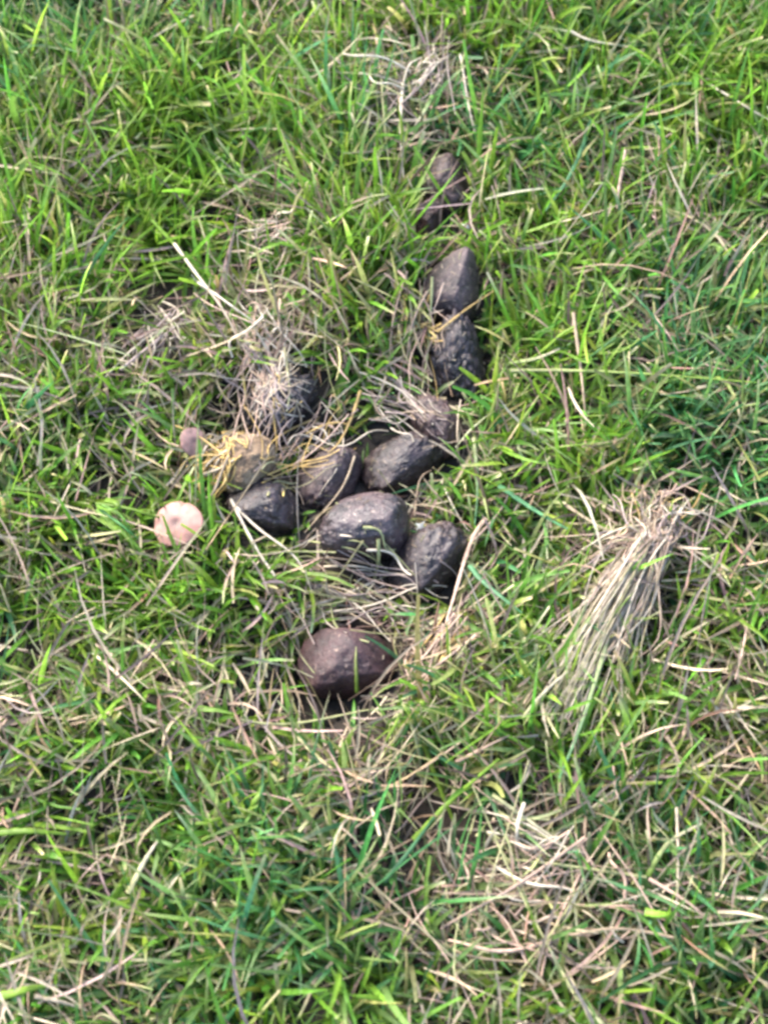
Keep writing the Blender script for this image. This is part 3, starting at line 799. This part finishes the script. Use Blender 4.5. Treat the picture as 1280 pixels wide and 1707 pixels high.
# ------------------------------------------------------------------ mushrooms
def cap_mat():
    m = bpy.data.materials.new('mushroom cap'); m.use_nodes = True
    nt = m.node_tree; N = nt.nodes; L = nt.links; p = N['Principled BSDF']
    a = N.new('ShaderNodeAttribute'); a.attribute_name = 'col'
    tc = N.new('ShaderNodeTexCoord')
    nz = N.new('ShaderNodeTexNoise'); nz.inputs['Scale'].default_value = 240; nz.inputs['Detail'].default_value = 5
    L.new(tc.outputs['Object'], nz.inputs['Vector'])
    mr = N.new('ShaderNodeMapRange'); mr.inputs[1].default_value = .3; mr.inputs[2].default_value = .7; mr.inputs[3].default_value = .82; mr.inputs[4].default_value = 1.15
    L.new(nz.outputs[0], mr.inputs[0])
    v = N.new('ShaderNodeVectorMath'); v.operation = 'SCALE'
    L.new(a.outputs['Color'], v.inputs[0]); L.new(mr.outputs[0], v.inputs['Scale']); L.new(v.outputs[0], p.inputs['Base Color'])
    p.inputs['Roughness'].default_value = .6
    p.inputs['Subsurface Weight'].default_value = .25; p.inputs['Subsurface Radius'].default_value = (.004, .002, .0015); p.inputs['Subsurface Scale'].default_value = 1.0
    b = N.new('ShaderNodeBump'); b.inputs['Strength'].default_value = .2; b.inputs['Distance'].default_value = .0006
    L.new(nz.outputs[0], b.inputs['Height']); L.new(b.outputs[0], p.inputs['Normal'])
    return m
M_CAP = cap_mat()

def lathe(prof, cols, seg, wob, seed, tilt=None):
    k = len(prof); V = np.zeros((k, seg, 3)); C = np.zeros((k, seg, 3))
    for i, (r, z) in enumerate(prof):
        for j in range(seg):
            a = 2 * PI * j / seg
            w = 1 + wob * (math.sin(a * 2 + seed) * .6 + math.sin(a * 3 + seed * 2.1) * .4 + math.sin(a * 5 + seed) * .2) * min(1, r / prof[-1][0] if prof[-1][0] else 1)
            V[i, j] = (r * w * math.cos(a), r * w * math.sin(a), z + wob * .25 * r * math.sin(a * 2 + seed * 3))
            C[i, j] = cols[i]
    idx = np.arange(k * seg).reshape(k, seg); nx = np.roll(idx, -1, 1)
    Q = np.stack([idx[:-1], nx[:-1], nx[1:], idx[1:]], -1).reshape(-1, 4)
    return V.reshape(-1, 3), Q, C.reshape(-1, 3)

def mushroom(px, py, rpx, label, c_mid, c_edge, lift, tilt, seed):
    top = hit(np.array([float(px)]), np.array([float(py)]), lift)[0]
    R = rpx * pxsize(top)
    gz = float(terrain(top[0:1], top[1:2])[0])
    base = np.array([top[0], top[1], gz])
    root = bpy.data.objects.new('mushroom', None); COL.objects.link(root); root.location = base
    root.empty_display_size = .02
    tag(root, label, 'mushroom', 'small pink mushrooms')
    H = top[2] - gz
    cm, ce = np.array(c_mid), np.array(c_edge)
    prof, cols = [], []
    for t in np.linspace(0, 1, 22):                       # upper face, dimpled at the centre, rolled rim
        r = R * (t * .999 + .001)
        z = R * (.20 * (1 - t ** 2.2) - .055 * math.exp(-(t / .2) ** 2))
        prof.append((r, z))
        k = math.exp(-(t / .3) ** 2)
        cols.append(cm * k + ce * (1 - k) if t < .9 else ce * (1 - .25 * (t - .9) / .1))
    for r, z in ((R * .985, -R * .07), (R * .9, -R * .09)):
        prof.append((r, z)); cols.append(ce * .8)
    v, q, c = lathe(prof, cols, 64, .06, seed)
    ang = np.arctan2(v[:, 1], v[:, 0]); rad = np.hypot(v[:, 0], v[:, 1]) / R
    for na, nd, nw in ((seed * 1.3, .09, .10), (seed * 1.3 + 2.4, .07, .07), (seed * 1.3 + 4.1, .06, .16)):    # torn rim
        dd = np.abs((ang - na + PI) % (2 * PI) - PI)
        v[:, :2] *= (1 - nd * np.exp(-(dd / nw) ** 2) * np.clip((rad - .55) / .45, 0, 1))[:, None]
    v[:, 2] += R * .025 * np.sin(ang * 3 + seed) * np.clip(rad, 0, 1) ** 2
    st = (vnoise(ang * 1.9 + 8, rad * 1.2, 3.0, 4) - .5) * .35 * np.clip(rad * 1.5, 0, 1) + (vnoise(v[:, 0], v[:, 1], 420, 5) - .5) * .5
    c = c * (1 + st)[:, None] * np.where(rad > .86, 1.12, 1.0)[:, None]
    cap = new_obj('cap', mesh_np('cap', v, q, c, M_CAP), root, (0, 0, H)); cap.rotation_euler = tilt
    # gills: thin radial sheets under the cap
    Vs, Qs, Cs = [], [], []; o_ = 0
    for j in range(40):
        a = 2 * PI * j / 40; ca, sa = math.cos(a), math.sin(a)
        th = R * .012; s = np.array([-sa, ca, 0]) * th
        quad = [(R * .12, .06), (R * .9, -.085), (R * .86, -.15), (R * .12, -.14)]
        for sg in (-1, 1):
            for (rr, zz) in quad: Vs.append(np.array([rr * ca, rr * sa, zz * R]) + s * sg); Cs.append(ce * .62)
        b0 = o_
        Qs += [(b0, b0 + 1, b0 + 2, b0 + 3), (b0 + 7, b0 + 6, b0 + 5, b0 + 4), (b0 + 2, b0 + 6, b0 + 7, b0 + 3), (b0 + 1, b0 + 5, b0 + 6, b0 + 2)]
        o_ += 8
    g = new_obj('gills', mesh_np('gills', np.array(Vs), np.array(Qs), np.array(Cs), M_CAP, False), cap)
    n = 9; path = np.array([[R * .10 * math.sin(t * 2 + seed), R * .08 * math.cos(t * 2), -.004 + (H + .02 * R + .004) * t] for t in np.linspace(0, 1, n)])
    v, q, c = tube(path, R * .34, 12, 1.0, .8, ce * .75, ce * .95)
    new_obj('stem', mesh_np('stem', v, q, c, M_CAP), root)
    return root
mushroom(297, 873, 41, 'pale pink mushroom with a flat round cap at the left of the dung', (.105, .048, .038), (.235, .116, .088), .028, (.12, -.16, 0), 1.0)
mushroom(324, 737, 25, 'small mauve mushroom half hidden in ochre strands', (.17, .085, .066), (.235, .130, .102), .024, (.35, .50, 0), 2.6)

# ------------------------------------------------------------------ small pale fragment, and a light glint built like it
def fragment(px, py, lift, rpx, label, col, seed):
    c = hit(np.array([float(px)]), np.array([float(py)]), lift)[0]
    R = rpx * pxsize(c)
    bm = bmesh.new()
    pts = [(-1, -.5), (-.35, -.15), (.1, -.8), (.9, -.5), (.45, .1), (1, .75), (.1, .45), (-.7, .8), (-.4, .2)]
    up = [bm.verts.new((x * R, y * R, R * (.25 + .35 * math.sin(x * 2 + seed) * y))) for x, y in pts]
    dn = [bm.verts.new((x * R, y * R, R * (.10 + .35 * math.sin(x * 2 + seed) * y))) for x, y in pts]
    bm.faces.new(up); bm.faces.new(dn[::-1])
    for i in range(9):
        j = (i + 1) % 9; bm.faces.new((up[i], dn[i], dn[j], up[j]))
    me = bpy.data.meshes.new('fragment_or_glint'); bm.to_mesh(me); bm.free()
    a = me.color_attributes.new('col', 'FLOAT_COLOR', 'POINT')
    for d in a.data: d.color = (*col, 1)
    me.materials.append(M_DEAD)
    o = new_obj('fragment_or_glint', me, None, c); o.rotation_euler = (.5, .2, seed)
    tag(o, label, 'leaf fragment')
fragment(700, 878, .02, 10, 'tiny white torn fragment on the upper edge of the dark pellet', (.72, .68, .55), .4)
fragment(776, 378, .022, 8, 'glint of light built as a tiny white scrap in the grass just above the pointed pellet', (.75, .75, .70), 2.0)  # glint of light, made as a small white sheet
